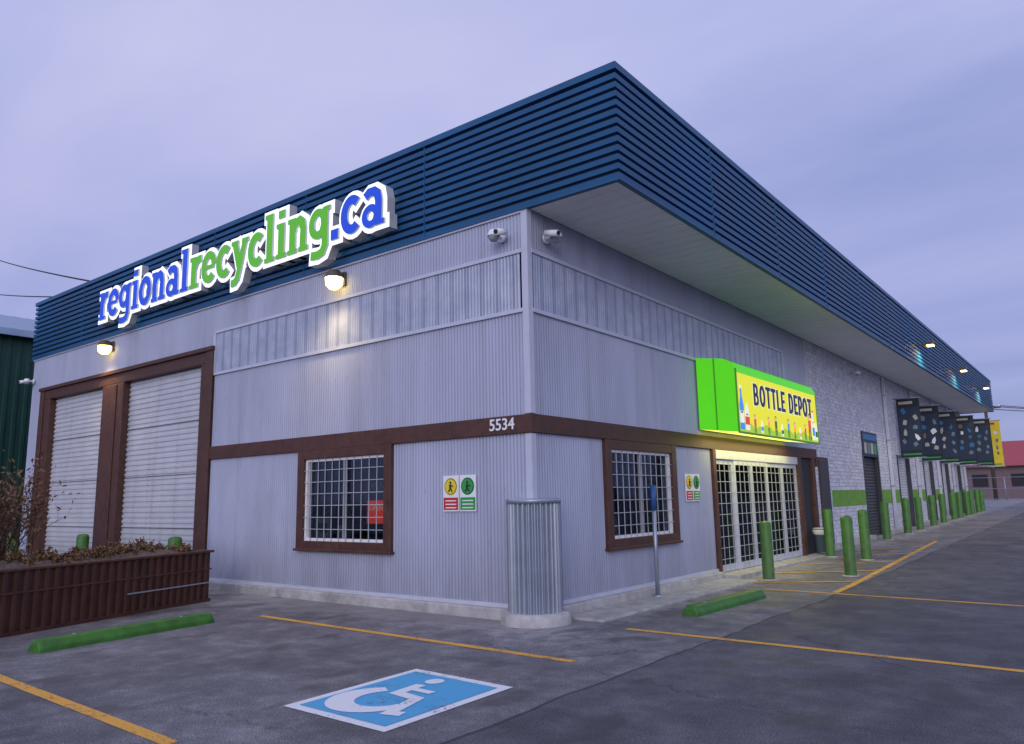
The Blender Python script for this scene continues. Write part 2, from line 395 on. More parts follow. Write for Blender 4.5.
# fascia loft around
nr=12; ph=(ZF-.10-ZT)/nr; pr_=[]
for i in range(nr):
    z=ZT+i*ph; pr_+=[(.05,z),(.058,z+ph*.56),(.004,z+ph*.66),(.004,z+ph*.97)]
prof=[(-.02,ZT-.03),(.06,ZT-.03),(.06,ZT-.001)]+pr_+[(.05,ZF-.10),(.07,ZF-.10),(.07,ZF),(-.15,ZF),(-.15,ZF-.2)]
v=[];f=[];mi_=[]
for o_,z in prof: v+=[(LX-o_,-o_,z),(OX+o_,-o_,z),(OX+o_,W+o_,z),(LX-o_,W+o_,z)]
for k in range(len(prof)-1):
    g=prof[k][0]<.01 and prof[k+1][0]<.01 and k<len(prof)-3
    for i in range(4):
        j=(i+1)%4; f.append((k*4+i,k*4+j,(k+1)*4+j,(k+1)*4+i)); mi_.append(1 if g and prof[k][0]>0 else 0)
o=meshobj('fascia',v,f,[M['blue'],M['bluegap']],Bd); o.data.polygons.foreach_set('material_index',mi_)
boxes('fascia_joints',[(x,x+.012,-.061,-.0,ZT,ZF-.1) for x in (-14.4,-11.3,-8.2,-5.1,-2.0)]+[(OX,OX+.061,y,y+.012,ZT,ZF-.1) for y in (3,6.1,9.2,12.3,15.4,18.5,21.6,24.7,27.8,30.9,34,37)],M['blue'],Bd)
SP=[(0,0),(.9,0),(.92,1),(.98,1)]
ribbed('soffit',(0.02,.0,ZT-.004),Y,X,(0,0,1),W,OX,.30,.015,M['soffit'],Bd,SP,False)
ribbed('soffit_front',(LX,-.0,ZT-.006),X,Y,(0,0,1),17.5,.04,.3,.001,M['soffit'],Bd,SP,False)

# garage bay
for n_,a,c in (('jamb_l',-16.65,-16.05),('mullion',-12.96,-11.90),('jamb_r',-8.50,-8.05)):
    box('garage_'+n_,a,c,-.05,.16,.0,4.5,M['brown'],Bd,.01)
box('garage_mull_face',-12.7,-12.2,-.075,-.05,.0,4.48,M['brown'],Bd,.01)
box('garage_jamb_face_r',-8.28,-8.02,-.08,-.05,.0,4.8,M['brown'],Bd,.01)
box('garage_jamb_face_l',-16.66,-16.4,-.08,-.05,.0,4.8,M['brown'],Bd,.01)
box('garage_head',-16.65,-8.05,-.052,.16,4.502,4.8,M['brown'],Bd,.01)
box('garage_head_drip',-16.7,-8.0,-.11,-.053,4.74,4.83,M['brown'],Bd,.01)
DP=[(0,0),(.35,0),(.45,1),(.9,1)]
for i,(a,c) in enumerate(((-16.05,-12.96),(-11.90,-8.50))):
    ribbed('garage_door_%d'%i,(a,.13,.0),Z,X,nY,4.5,c-a,.118,.022,M['door'],Bd,DP,False)
    for z in (1.12,2.24,3.36): box('door_section_gap',a,c,.100,.107,z,z+.014,M['darkmetal'],Bd)
    box('door_rubber',a,c,.09,.13,0.005,.05,M['black'],Bd)

# windows
def window(facade,u0,u1,z0,z1,nm):
    def T(a,c,d0,d1,e,g): return (a,c,-d1,-d0,e,g) if facade=='A' else (d0,d1,a,c,e,g)
    def B(n_,a,c,d0,d1,e,g,mt,bev=0): return box(n_,*T(a,c,d0,d1,e,g),mt,Bd,bev)
    t=.17
    B(nm+'_frame_l',u0,u0+t,-.1,.075,z0,z1,M['brown'],.008); B(nm+'_frame_r',u1-t,u1,-.1,.075,z0,z1,M['brown'],.008)
    B(nm+'_frame_t',u0+t,u1-t,-.1,.073,z1-.15,z1-.002,M['brown'],.008); B(nm+'_frame_b',u0+t,u1-t,-.1,.073,z0,z0+.14,M['brown'],.008)
    B(nm+'_sill',u0-.03,u1+.03,.0,.11,z0-.03,z0+.012,M['brown'],.008)
    a,c,e,g=u0+t,u1-t,z0+.14,z1-.15
    for p_,q,r_,s_ in ((a,a+.045,e,g),(c-.045,c,e,g),(a+.045,c-.045,g-.045,g),(a+.045,c-.045,e,e+.045)):
        B(nm+'_sash',p_,q,-.06,.02,r_,s_,M['white'])
    B(nm+'_mullion',(a+c)/2-.015,(a+c)/2+.015,-.06,.02,e+.045,g-.045,M['sash'])
    B(nm+'_glass',a,c,-.05,-.045,e,g,M['glass'])
    nv=11; nh=7
    boxes(nm+'_grille_v',[T(a+(c-a)*i/nv-.0055,a+(c-a)*i/nv+.0055,.035,.045,e,g) for i in range(1,nv)],M['barwhite'],Bd)
    boxes(nm+'_grille_h',[T(a,c,.046,.053,e+(g-e)*i/nh-.0055,e+(g-e)*i/nh+.0055) for i in range(1,nh)],M['barwhite'],Bd)
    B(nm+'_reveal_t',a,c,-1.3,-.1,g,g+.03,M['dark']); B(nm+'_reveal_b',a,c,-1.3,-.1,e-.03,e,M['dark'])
window('A',-5.10,-2.71,.82,2.5,'front_window'); window('B',1.845,4.278,.82,2.5,'side_window')
nb=empty('neon_open_sign',(-3.2,.1,1.45))
addp(box('panel',-3.45,-3.02,.10,.11,1.25,1.62,M['neon']),nb); addp(box('backing',-3.50,-2.97,.112,.13,1.2,1.67,M['black']),nb)
addp(txt('lettering','OPEN',.13,(-3.23,.095,1.5),RA,M['swhite'],None,.002),nb)
addp(box('upper_plate',-3.48,-3.0,.10,.11,1.75,1.95,M['pgrey']),nb); addp(txt('upper_lettering','OPEN',.16,(-3.24,.095,1.85),RA,M['white'],None,.002),nb)
wp=empty('window_notice',(-4.5,.1,1.2))
addp(box('sheet',-4.80,-4.36,.10,.11,1.00,1.34,M['white']),wp); addp(box('print_mark',-4.72,-4.46,.095,.099,1.10,1.26,M['pgrn']),wp); addp(box('sheet_b',-4.6,-4.25,.10,.11,1.40,1.56,M['pgrey']),wp)
addp(box('sheet_c',-4.2,-3.95,.10,.11,1.0,1.22,M['white']),wp)
for k,(x,z,w_,h_,mt) in enumerate(((-4.1,1.05,.3,.2,'pblu'),(-3.7,1.0,.18,.3,'pgrey'))): addp(box('shelf_item',x,x+w_,.7,.9,.97,z+h_,M[mt]),Bd)
addp(box('shelf_item',-.9,-.6,2.3,2.7,.97,1.3,M['pcream']),Bd); addp(box('shelf_item',-.8,-.6,3.1,3.5,.97,1.25,M['pblu']),Bd)

# entrance
E0,E1=5.90,12.45
box('entrance_post_l',-.1,.075,E0,E0+.14,.1,2.5,M['brown'],Bd,.008); box('entrance_post_r',-.1,.075,11.05,11.3,.1,2.5,M['brown'],Bd,.008); box('entrance_post_far',-.1,.075,12.2,12.4,.1,2.5,M['brown'],Bd,.008)
box('entrance_header',-.08,.06,E0+.14,11.05,2.32,2.498,M['trim'],Bd,.005)
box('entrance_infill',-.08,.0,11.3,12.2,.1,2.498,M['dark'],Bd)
box('entrance_step',-.3,.45,E0,12.5,-.05,.10,M['concrete'],Bd,.015)
doors=[(6.04,7.0,.0),(7.0,8.95,.03),(8.95,11.05,.0)]
for k,(a,c,x) in enumerate(doors):
    for p_,q,r_,s_ in ((a,a+.07,.11,2.32),(c-.07,c,.11,2.32),(a+.07,c-.07,2.22,2.318),(a+.07,c-.07,.112,.24)):
        box('door_frame',x-.05,x+.01,p_,q,r_,s_,M['trim'],Bd)
    if c-a>1.2: box('door_mid',x-.049,x+.008,(a+c)/2-.05,(a+c)/2+.05,.24,2.22,M['trim'],Bd)
    box('door_glass',x-.03,x-.025,a+.07,c-.07,.24,2.22,M['glass'],Bd)
    n_=int((c-a)/.24)
    boxes('grille_v',[(x+.022,x+.030,a+(c-a)*i/n_-.006,a+(c-a)*i/n_+.006,.14,2.3) for i in range(1,n_)],M['barwhite'],Bd)
    boxes('grille_h',[(x+.031,x+.038,a+.01,c-.01,.14+2.16*i/10-.006,.14+2.16*i/10+.006) for i in range(1,10)],M['barwhite'],Bd)
for k in range(6): box('interior_shelf_goods',-.9,-.5,6.3+k*.8,6.8+k*.8,.16,.7+.3*(k%3),[M['pgrey'],M['pblu'],M['pcream']][k%3],Bd)
txt('street_number','5534',.23,(-.46,-.068,2.632),RA,M['white'],Bd,.004,.003)

# ---------------------------------------------------------------- stroke lettering
S=.26
def arc(cx,cy,rx,ry,a0,a1,n=14): return [(cx+rx*math.cos(math.radians(a0+(a1-a0)*i/n)),cy+ry*math.sin(math.radians(a0+(a1-a0)*i/n))) for i in range(n+1)]
def full(cx,cy,rx,ry,n=20): return [(cx+rx*math.cos(2*math.pi*i/n),cy+ry*math.sin(2*math.pi*i/n)) for i in range(n)]
t_=.125
GL={
'r':(.68,[([(.27,.0),(.27,.99)],S),([(.06,.0625),(.52,.0625)],t_),([(.06,.93),(.28,.93)],t_),([(.3,.60),(.4,.80),(.52,.88),(.66,.88)],.22)]),
'e':(.78,[(arc(.40,.5,.265,.385,-40,-352,18)[::-1],S-.03),([(.16,.5),(.66,.5)],.12)]),
'g':(.84,[(full(.36,.58,.235,.31),S-.05),([(.64,.98),(.64,-.05),(.55,-.22),(.36,-.27),(.12,-.25)],S-.04),([(.60,.93),(.82,.93)],t_)]),
'i':(.50,[([(.27,.0),(.27,.99)],S),([(.06,.0625),(.48,.0625)],t_),([(.06,.93),(.28,.93)],t_),([(.27,1.14),(.27,1.36)],S)]),
'o':(.78,[(full(.40,.5,.26,.385),S-.02)]),
'n':(.90,[([(.24,.0),(.24,.99)],S-.01),([(.05,.0625),(.42,.0625)],t_),([(.05,.93),(.25,.93)],t_),([(.28,.66),(.38,.82),(.52,.88),(.63,.80),(.67,.62),(.67,.0)],S-.02),([(.50,.0625),(.86,.0625)],t_)]),
'a':(.84,[([(.16,.80),(.28,.89),(.45,.89),(.57,.80),(.61,.62),(.61,.0)],S-.03),(full(.34,.28,.20,.21),S-.08),([(.60,.0625),(.80,.0625)],t_)]),
'l':(.50,[([(.27,.0),(.27,1.38)],S),([(.06,.0625),(.48,.0625)],t_),([(.06,1.32),(.28,1.32)],t_)]),
'c':(.72,[(arc(.40,.5,.265,.385,46,314,18),S-.02)]),
'y':(.84,[([(.20,.96),(.46,.15)],S-.02),([(.68,.96),(.44,.08),(.36,-.16),(.24,-.26),(.08,-.27)],S-.05),([(.04,.93),(.36,.93)],t_),([(.54,.93),(.84,.93)],t_)]),
'.':(.38,[([(.18,.0),(.18,.27)],.27)]),
}
C_=.16
UP={
'B':(.66,[([(.14,0),(.14,1)],C_),([(.14,.08),(.36,.08),(.49,.15),(.53,.28),(.49,.42),(.36,.5),(.14,.5)],C_-.02),([(.14,.5),(.34,.5),(.45,.57),(.48,.71),(.44,.85),(.34,.92),(.14,.92)],C_-.02)]),
'O':(.72,[(full(.35,.5,.235,.42),C_)]),
'T':(.60,[([(.29,0),(.29,.9)],C_),([(.02,.92),(.56,.92)],C_)]),
'L':(.52,[([(.14,0),(.14,1)],C_),([(.14,.08),(.50,.08)],C_)]),
'E':(.56,[([(.14,0),(.14,1)],C_),([(.14,.08),(.52,.08)],C_),([(.14,.5),(.46,.5)],C_-.01),([(.14,.92),(.52,.92)],C_)]),
'D':(.68,[([(.14,0),(.14,1)],C_),([(.14,.08),(.33,.08),(.48,.18),(.545,.36),(.545,.64),(.48,.82),(.33,.92),(.14,.92)],C_)]),
'P':(.62,[([(.14,0),(.14,1)],C_),([(.14,.40),(.36,.40),(.48,.48),(.51,.65),(.48,.83),(.36,.92),(.14,.92)],C_)]),
' ':(.34,[]),
}
def prism(pts,w,closed,ext,y0,y1,V,F,FM,mi,ms):
    L,R=ribbon2(pts,w,closed,ext); n=len(L); b0=len(V)
    for Q in (L,R):
        for q in Q: V.append((q.x,y1,q.y))
    for Q in (L,R):
        for q in Q: V.append((q.x,y0,q.y))
    for i in range(n if closed else n-1):
        j=(i+1)%n
        F.append((b0+i,b0+n+i,b0+n+j,b0+j)); FM.append(mi)
        F.append((b0+i,b0+j,b0+2*n+j,b0+2*n+i)); FM.append(ms)
        F.append((b0+n+i,b0+3*n+i,b0+3*n+j,b0+n+j)); FM.append(ms)
    if not closed:
        F.append((b0,b0+2*n,b0+3*n,b0+n)); FM.append(ms)
        F.append((b0+n-1,b0+2*n-1,b0+4*n-1,b0+3*n-1)); FM.append(ms)
sg=empty('illuminated_letter_sign',(-7.8,-.1,6.4))
V=[];F=[];FM=[]; sx=.70; sz=.685; x0=-12.97; zb=6.10; cnt=0; s_=0.
for ci,ch in enumerate('regionalrecycling.ca'):
    adv,strokes=GL[ch]; mi=1 if 8<=ci<17 else 0
    for pts,w in strokes:
        cnt+=1; closed=len(pts)==20
        P=[(x0+s_+a*sx,zb+b_*sz) for a,b_ in pts]
        ww=w*.69; e=.0004*(cnt%60)
        prism(P,ww,closed,0,-.20,-.29-e,V,F,FM,mi,2)
        prism(P,ww+.165,closed,.082,-.10,-.25-e,V,F,FM,3,2)
    s_+=(adv*.96+.02)*sx
o=meshobj('letters',V,F,[M['letblue'],M['letgreen'],M['letside'],M['letwhite']]); o.data.polygons.foreach_set('material_index',FM); addp(o,sg)
sc=10.33/s_
o.data.transform(Matrix.Translation((x0,0,0))@Matrix.Diagonal((sc,1,1,1))@Matrix.Translation((-x0,0,0)))
addp(box('raceway',-12.6,-3.0,-.10,-.06,6.3,6.5,M['bluegap']),sg)

# ---------------------------------------------------------------- awning box sign
aw=empty('bottle_depot_awning_sign',(.4,8.,3.4))
y0,y1=5.40,10.30; xf=.83
sec=[(0.05,4.26),(.60,4.18),(.76,4.10),(xf,3.95),(xf,2.76),(.05,2.86)]
def awsec(y): return [(a,y,c) for a,c in sec]
v=awsec(y0)+awsec(y1); n=6
addp(meshobj('end_panel',awsec(y0),[tuple(range(n))[::-1]],M['sgreen']),aw); addp(meshobj('end_panel_far',awsec(y1),[tuple(range(n))],M['sgreen']),aw)
addp(meshobj('top_panel',v,[(0,1,7,6),(1,2,8,7),(5,0,6,11)],M['sgtop']),aw)
addp(meshobj('top_edge',v,[(2,3,9,8)],M['sgreen']),aw)
addp(meshobj('face',v,[(3,4,10,9)],M['syellow']),aw)
addp(meshobj('underside',v,[(4,5,11,10)],M['sunder']),aw)
for nm,a,c,e,g,d,mt in (('edge_l',y0-.01,y0+.03,2.74,3.97,.012,'sgtop'),('edge_r',y1-.03,y1+.01,2.74,3.97,.012,'sgtop'),('edge_b',y0+.03,y1-.03,2.74,2.78,.011,'sgtop'),('edge_t',y0+.03,y1-.03,3.90,3.965,.011,'sgreen')):
    addp(box(nm,xf-.01,xf+d,a,c,e,g,M[mt]),aw)
addp(box('end_rib',.40,.425,y0-.012,y0-.001,2.83,4.2,M['sgtop']),aw)
V=[];F=[];FM=[];s_=0.;cnt=0;H_=.44
for ch in 'BOTTLE DEPOT':
    adv,strokes=UP[ch]
    for pts,w in strokes:
        cnt+=1; closed=len(pts)==20; P=[(s_+a*H_,b_*H_) for a,b_ in pts]; e=.0003*cnt
        prism(P,w*H_,closed,0,0,.016+e,V,F,FM,0,0); prism(P,w*H_+.034,closed,.017,0,.004+e*.3,V,F,FM,1,1)
    s_+=(adv+.06)*H_
sc=3.70/s_
V=[(xf+b_+.001,6.22+a*sc,3.33+c) for a,b_,c in V]
o=addp(meshobj('lettering',V,F,[M['snavy'],M['swhite']]),aw); o.data.polygons.foreach_set('material_index',FM)
random.seed(3)
def poly(nm,pts,x,mt,par): return addp(meshobj(nm,[(x,a,c) for a,c in pts],[tuple(range(len(pts)))],M[mt]),par)
ya,yb=y0+.05,y1-.05
hill=[(ya,2.785)]+[(ya+(yb-ya)*i/24,2.93+.05*math.sin(i*1.1)+.04*math.sin(i*2.7)) for i in range(25)]+[(yb,2.785)]
poly('printed_hill',hill,xf+.0012,'slime',aw)
XX=[xf+.0014]
def nx_(): XX[0]+=.0002; return XX[0]
def disc(y,z,r,mt,k=10): poly('printed_disc',[(y+r*math.cos(t*6.283/k),z+r*math.sin(t*6.283/k)) for t in range(k)],nx_(),mt,aw)
def bottle(y,z,w,h,mt,lab,cap='swhite'):
    poly('printed_bottle',[(y-w,z),(y+w,z),(y+w,z+h*.55),(y+w*.4,z+h*.75),(y+w*.4,z+h*.95),(y-w*.4,z+h*.95),(y-w*.4,z+h*.75),(y-w,z+h*.55)],nx_(),mt,aw)
    poly('printed_cap',[(y-w*.5,z+h*.92),(y+w*.5,z+h*.92),(y+w*.5,z+h),(y-w*.5,z+h)],nx_(),cap,aw)
    poly('printed_label',[(y-w*.9,z+h*.15),(y+w*.9,z+h*.15),(y+w*.9,z+h*.42),(y-w*.9,z+h*.42)],nx_(),lab,aw)
def carton(y,z,w,h,mt):
    poly('printed_carton',[(y-w,z),(y+w,z),(y+w,z+h*.7),(y+w*.3,z+h),(y-w*.3,z+h),(y-w,z+h*.7)],nx_(),'swhite',aw)
    poly('printed_carton_band',[(y-w,z+h*.2),(y+w,z+h*.2),(y+w,z+h*.5),(y-w,z+h*.5)],nx_(),mt,aw)
def face(y,z,s):
    for d in (-.35,.35): disc(y+d*s,z,.28*s,'snavy',8)
def figure(y,z,h,shirt,pants,hair):
    w=h*.15
    for d in (-1,1): poly('printed_leg',[(y+d*w*.15,z+h*.42),(y+d*w*.9,z+h*.42),(y+d*w*.85,z),(y+d*w*.3,z)],nx_(),pants,aw)
    poly('printed_torso',[(y-w,z+h*.4),(y+w,z+h*.4),(y+w*1.1,z+h*.75),(y-w*1.1,z+h*.75)],nx_(),shirt,aw)
    for d in (-1,1): poly('printed_arm',[(y+d*w,z+h*.74),(y+d*w*2.1,z+h*(.95 if d>0 else .5)),(y+d*w*2.3,z+h*(.88 if d>0 else .45)),(y+d*w,z+h*.62)],nx_(),'sskin',aw)
    disc(y,z+h*.88,h*.13,hair); disc(y,z+h*.85,h*.11,'sskin')
bottle(5.60,2.82,.11,.85,'sblue','swhite'); face(5.60,3.15,.09); carton(5.86,2.82,.11,.52,'sred'); face(5.86,3.12,.08)
for k,y in enumerate([6.25,6.62,7.0,7.42,7.8,8.2,8.6,8.98,9.33]):
    if k%3==1: carton(y,2.80,.06,.26,['sblue','pgrn','sorange'][k//3])
    else: figure(y,2.79,.36+.05*(k%2),['sred','sblue','sorange','pgrn'][k%4],['snavy','pbrn','pgrn'][k%3],['pbrn','snavy'][k%2])
figure(9.66,2.80,.62,'sred','snavy','pbrn'); bottle(9.93,2.82,.10,.70,'swhite','sblue','sred'); face(9.93,3.24,.07); carton(10.13,2.82,.08,.42,'pgrn')

# ---------------------------------------------------------------- lamps
def light(kind,name,loc,power,colr,rot=(0,0,0),size=.2,spot=None,parent=None):
    l=D.lights.new(name,kind); l.energy=power; l.color=colr
    if kind=='AREA': l.size=size
    else: l.shadow_soft_size=size
    if spot: l.spot_size=math.radians(spot); l.spot_blend=1.
    o=D.objects.new(name,l); o.location=loc; o.rotation_euler=rot; link(o)
    if parent: addp(o,parent)
    return o
for x in (-4.04,-12.68):
    w=empty('wall_lamp',(x,-.1,5.42))
    addp(box('backplate',x-.12,x+.12,-.07,-.02,5.33,5.58,M['lampbody'],None,.01),w)
    addp(lathe('hood',[(.02,.17),(.10,.16),(.15,.10),(.165,.03)],(x,-.2,5.42),M['lampbody']),w)
    addp(lathe('lens',[(.155,.03),(.14,-.10),(.08,-.16),(.001,-.17)],(x,-.2,5.42),M['lampglow']),w)
    light('SPOT','lamp_light',(x,-.42,5.22),135,(1,.72,.34),(math.radians(-14),0,0),.10,150,w)
lb=light('AREA','sign_downlight',(.5,7.9,2.70),45,(1,.9,.4),(0,0,0),.5,None,aw); lb.data.shape='RECTANGLE'; lb.data.size=.6; lb.data.size_y=4.6
for y in (19.8,26.9,33.8):
    w=empty('flood_light',(1.8,y,6.4)); z=6.45
    addp(box('bracket',1.55,1.86,y-.03,y+.03,z-.03,z+.02,M['lampbody']),w)
    addp(box('housing',1.82,2.04,y-.16,y+.16,z-.05,z+.07,M['lampbody'],None,.02),w)
    addp(box('lens',1.83,2.03,y-.14,y+.14,z-.085,z-.051,M['lampglow']),w)
    light('SPOT','lamp_light',(1.98,y,z-.14),240,(1,.8,.45),(0,math.radians(10),0),.08,160,w)
def seccam(loc,out,side,k=.72):
    w=empty('security_camera',loc); o_=Vector(out); p=Vector(loc)
    addp(cyl('mount',p+o_*.01,p+o_*.04,.09*k,M['white']),w)
    addp(cyl('arm',p+o_*.03,p+o_*.22*k+Vector((0,0,.02)),.03*k,M['white']),w)
    c=p+o_*.26*k
    addp(lathe('housing',[(.001,.10*k),(.07*k,.09*k),(.11*k,.03*k),(.115*k,-.03*k)],c,M['white']),w)
    addp(lathe('dome',[(.10*k,-.03*k),(.095*k,-.08*k),(.06*k,-.12*k),(.001,-.135*k)],c,M['sash']),w)
    q=c+Vector(side)*.2*k+o_*.02
    addp(cyl('bullet',q-o_*.12*k+Vector((0,0,.02)),q+o_*.16*k-Vector((0,0,.03)),.06*k,M['white']),w)
    addp(cyl('bullet_lens',q+o_*.161*k-Vector((0,0,.03)),q+o_*.17*k-Vector((0,0,.032)),.045*k,M['black']),w)
seccam((-.42,-.02,5.38),(0,-1,0),(1,0,0),.8); seccam((.02,.42,5.38),(1,0,0),(0,-1,0),.8); seccam((.02,17.2,5.35),(1,0,0),(0,-1,0)); seccam((-17.3,-.02,5.1),(0,-1,0),(-1,0,0))

# ---------------------------------------------------------------- notices
def notice(fac,u,z,w_,h_):
    e=empty('wall_notice',((u,-.03,z) if fac=='A' else (.03,u,z)))
    def B(nm,a,c,d,p_,q,mt):
        o=box(nm,a,c,-d,-.02,p_,q,M[mt]) if fac=='A' else box(nm,.02,d,a,c,p_,q,M[mt]); return addp(o,e)
    for s,(c1,c2) in ((-1,('pyel','pred')),(1,('pgrn','pgrn'))):
        cx=u+s*w_*.25; a,c=cx-w_*.235,cx+w_*.235
        B('board',a,c,.035,z-h_/2,z+h_/2,'white')
        B('message_panel',a+.012,c-.012,.038,z-h_/2+.02,z-.06,c2)
        for k in range(3): B('text_row',a+.05,c-.05,.040,z-h_/2+.045+k*.05,z-h_/2+.06+k*.05,'white')
        cp=Vector((cx,-.036,z+.10)) if fac=='A' else Vector((.036,cx,z+.10)); n_=Vector((0,-1,0)) if fac=='A' else Vector((1,0,0))
        addp(cyl('disc',cp,cp+n_*.004,.125,M[c2 if c2!='pred' else 'pyel'],n=32),e); addp(cyl('disc_ring',cp+n_*.0045,cp+n_*.0055,.118,M['black'],n=32),e); addp(cyl('disc_inner',cp+n_*.006,cp+n_*.008,.108,M[c1],n=32),e)
        q=cp+n_*.0085; sd=Vector((1,0,0)) if fac=='A' else Vector((0,1,0)); u_=Vector((0,0,1))
        addp(cyl('figure_head',q+u_*.055,q+n_*.002+u_*.055,.02,M['black'],n=10),e)
        addp(cyl('figure_body',q+u_*.03-sd*.01,q-u_*.02,.016,M['black'],n=8),e)
        addp(cyl('figure_leg',q-u_*.02,q-u_*.075+sd*.035,.011,M['black'],n=8),e); addp(cyl('figure_leg_b',q-u_*.02,q-u_*.075-sd*.035,.011,M['black'],n=8),e)
        addp(cyl('figure_arm',q+u_*.02,q+sd*.055+u_*.0,.010,M['black'],n=8),e)
notice('A',-1.30,1.70,.66,.52); notice('B',4.98,1.75,.62,.50)

# banners
random.seed(5)
for i,(y,xa) in enumerate(((22.9,.10),(26.8,.10),(30.6,.18),(34.2,.42),(37.4,.75),(39.7,.95))):
    e=empty('hanging_banner',(xa,y,4)); yel=(i==5); bm='ptan' if yel else 'black'
    zt,zb3=5.02+.05*i,2.85
    addp(box('cloth',xa,xa+.78,y,y+.02,zb3,zt,M[bm]),e)
    addp(cyl('top_rod',(0,y+.01,zt+.02),(xa+.84,y+.01,zt+.02),.02,M['galv'],n=8),e); addp(cyl('bottom_rod',(0,y+.01,zb3-.02),(xa+.84,y+.01,zb3-.02),.02,M['galv'],n=8),e)
    addp(box('heading',xa+.08,xa+.55,y-.006,y-.001,zt-.20,zt-.10,M['pcream' if not yel else 'pred']),e)
    addp(box('photo_field',xa+.04,xa+.74,y-.0015,y-.0005,zb3+.25,zt-.32,M['pnavy'] if not yel else M['pyel']),e)
    addp(box('footer',xa+.08,xa+.70,y-.004,y-.001,zb3+.08,zb3+.14,M['pgrn']),e)
    for k in range(8):
        cx=xa+.2+.36*(k%2)+random.uniform(-.05,.05); cz=zt-.48-.18*(k)+random.uniform(-.05,.05); s=random.uniform(.09,.14); rt=random.uniform(-.6,.6)
        kind=random.choice([[(-.5,-1),(.5,-1),(.5,.3),(.2,.7),(.2,1),(-.2,1),(-.2,.7),(-.5,.3)],[(-.8,-.7),(.8,-.7),(.9,.4),(.3,.8),(-.7,.6)],[(-.6,-.8),(.6,-.8),(.6,.8),(-.6,.8)]])
        pts=[(cx+s*(a*math.cos(rt)-b_*math.sin(rt))*.9,y-.004-.0005*k,cz+s*(a*math.sin(rt)+b_*math.cos(rt))) for a,b_ in kind]
        addp(meshobj('printed_item',pts,[tuple(range(len(pts)))],M[random.choice(['pcream','pgrey','pgrey','pbrn','pgrey','pblu','white'])]),e)
e=empty('wall_poster',(.03,18.6,3.2))
addp(box('board',.01,.04,17.7,19.6,2.75,3.55,M['pnavy']),e); addp(box('strip',.041,.045,17.8,19.5,3.3,3.48,M['pblu']),e)
for k in range(4): addp(box('photo',.041,.045,17.85+k*.42,18.15+k*.42,2.85,3.2,M[['pcream','pgrey','pcream','pgrn'][k]]),e)

# ---------------------------------------------------------------- street furniture
def bollard(x,y,h=1.07,r=.11,name='bollard'):
    z=gz(y); e=empty(name,(x,y,z))
    addp(lathe('post',[(r,-.05),(r,h-.05),(r*.93,h-.015),(r*.7,h+.012),(.001,h+.025)],(x,y,z),M['green']),e)
    addp(lathe('footing',[(r+.05,-.02),(r+.045,.012),(r+.0,.016)],(x,y,z),M['concrete']),e)
bollard(.87,6.28);bollard(.60,11.28,1.12);bollard(2.03,7.50,1.12);bollard(1.54,10.77,1.12)
for y in (17.2,20.2,22.3,24.9,27.1,29.7,31.4,33.7,35.1,37.2,38.8): bollard(.6,y,1.15,.12)
for y in (21.2,25.9,30.5,34.5,38.2):
    e=empty('downpipe',(.1,y,3)); addp(box('pipe',.02,.12,y-.05,y+.05,gz(y)+.1,5.7,M['trim'],None,.01),e)
    for z in (1.8,3.4,5.): addp(box('strap',.015,.128,y-.08,y+.08,z,z+.04,M['galv']),e)
for x,y in ((-8.35,-.5),(-12.4,-.5),(-16.5,-.5)): bollard(x,y,.98,.13)
e=empty('steel_marker_post',(.30,2.89,0))
addp(cyl('post',(.30,2.89,0),(.30,2.89,1.55),.034,M['galv']),e); addp(cyl('blue_head',(.30,2.89,1.38),(.30,2.89,1.78),.046,M['bluepost']),e); addp(cyl('foot',(.30,2.89,-.01),(.30,2.89,.06),.09,M['galv']),e)
def wheelstop(p0,p1):
    p0=Vector((*p0,0));p1=Vector((*p1,0));d=(p1-p0).normalized();s=Vector((-d.y,d.x,0));e=empty('wheel_stop',(p0+p1)/2)
    sec=[(-.12,0),(-.12,.05),(-.07,.135),(.07,.135),(.12,.05),(.12,0)];L=(p1-p0).length;st=[0,.05,L-.05,L];v=[];f=[]
    for k,t in enumerate(st):
        sh=.72 if k in(0,3) else 1
        for a,b_ in sec: v.append(p0+d*t+s*a*(.9+.1*sh)+Vector((0,0,b_*sh)))
    for k in range(len(st)-1):
        for i in range(5): f.append((k*6+i,k*6+i+1,k*6+i+7,k*6+i+6))
    f.append(tuple(range(6)));f.append(tuple((len(st)-1)*6+i for i in reversed(range(6))))
    o=addp(meshobj('block',v,f,M['greenstop']),e)
    bm=bmesh.new(); bm.from_mesh(o.data); bmesh.ops.recalc_face_normals(bm,faces=bm.faces); bm.to_mesh(o.data); bm.free()
    md=o.modifiers.new('b','BEVEL'); md.width=.012; md.segments=2; md.limit_method='ANGLE'
    for t in (.45,L-.45): c=p0+d*t; addp(cyl('anchor_pin',c+Vector((0,0,.12)),c+Vector((0,0,.142)),.02,M['galv'],n=10),e)
wheelstop((-3.53,-4.70),(-3.86,-2.38)); wheelstop((1.52,1.45),(1.62,3.75))
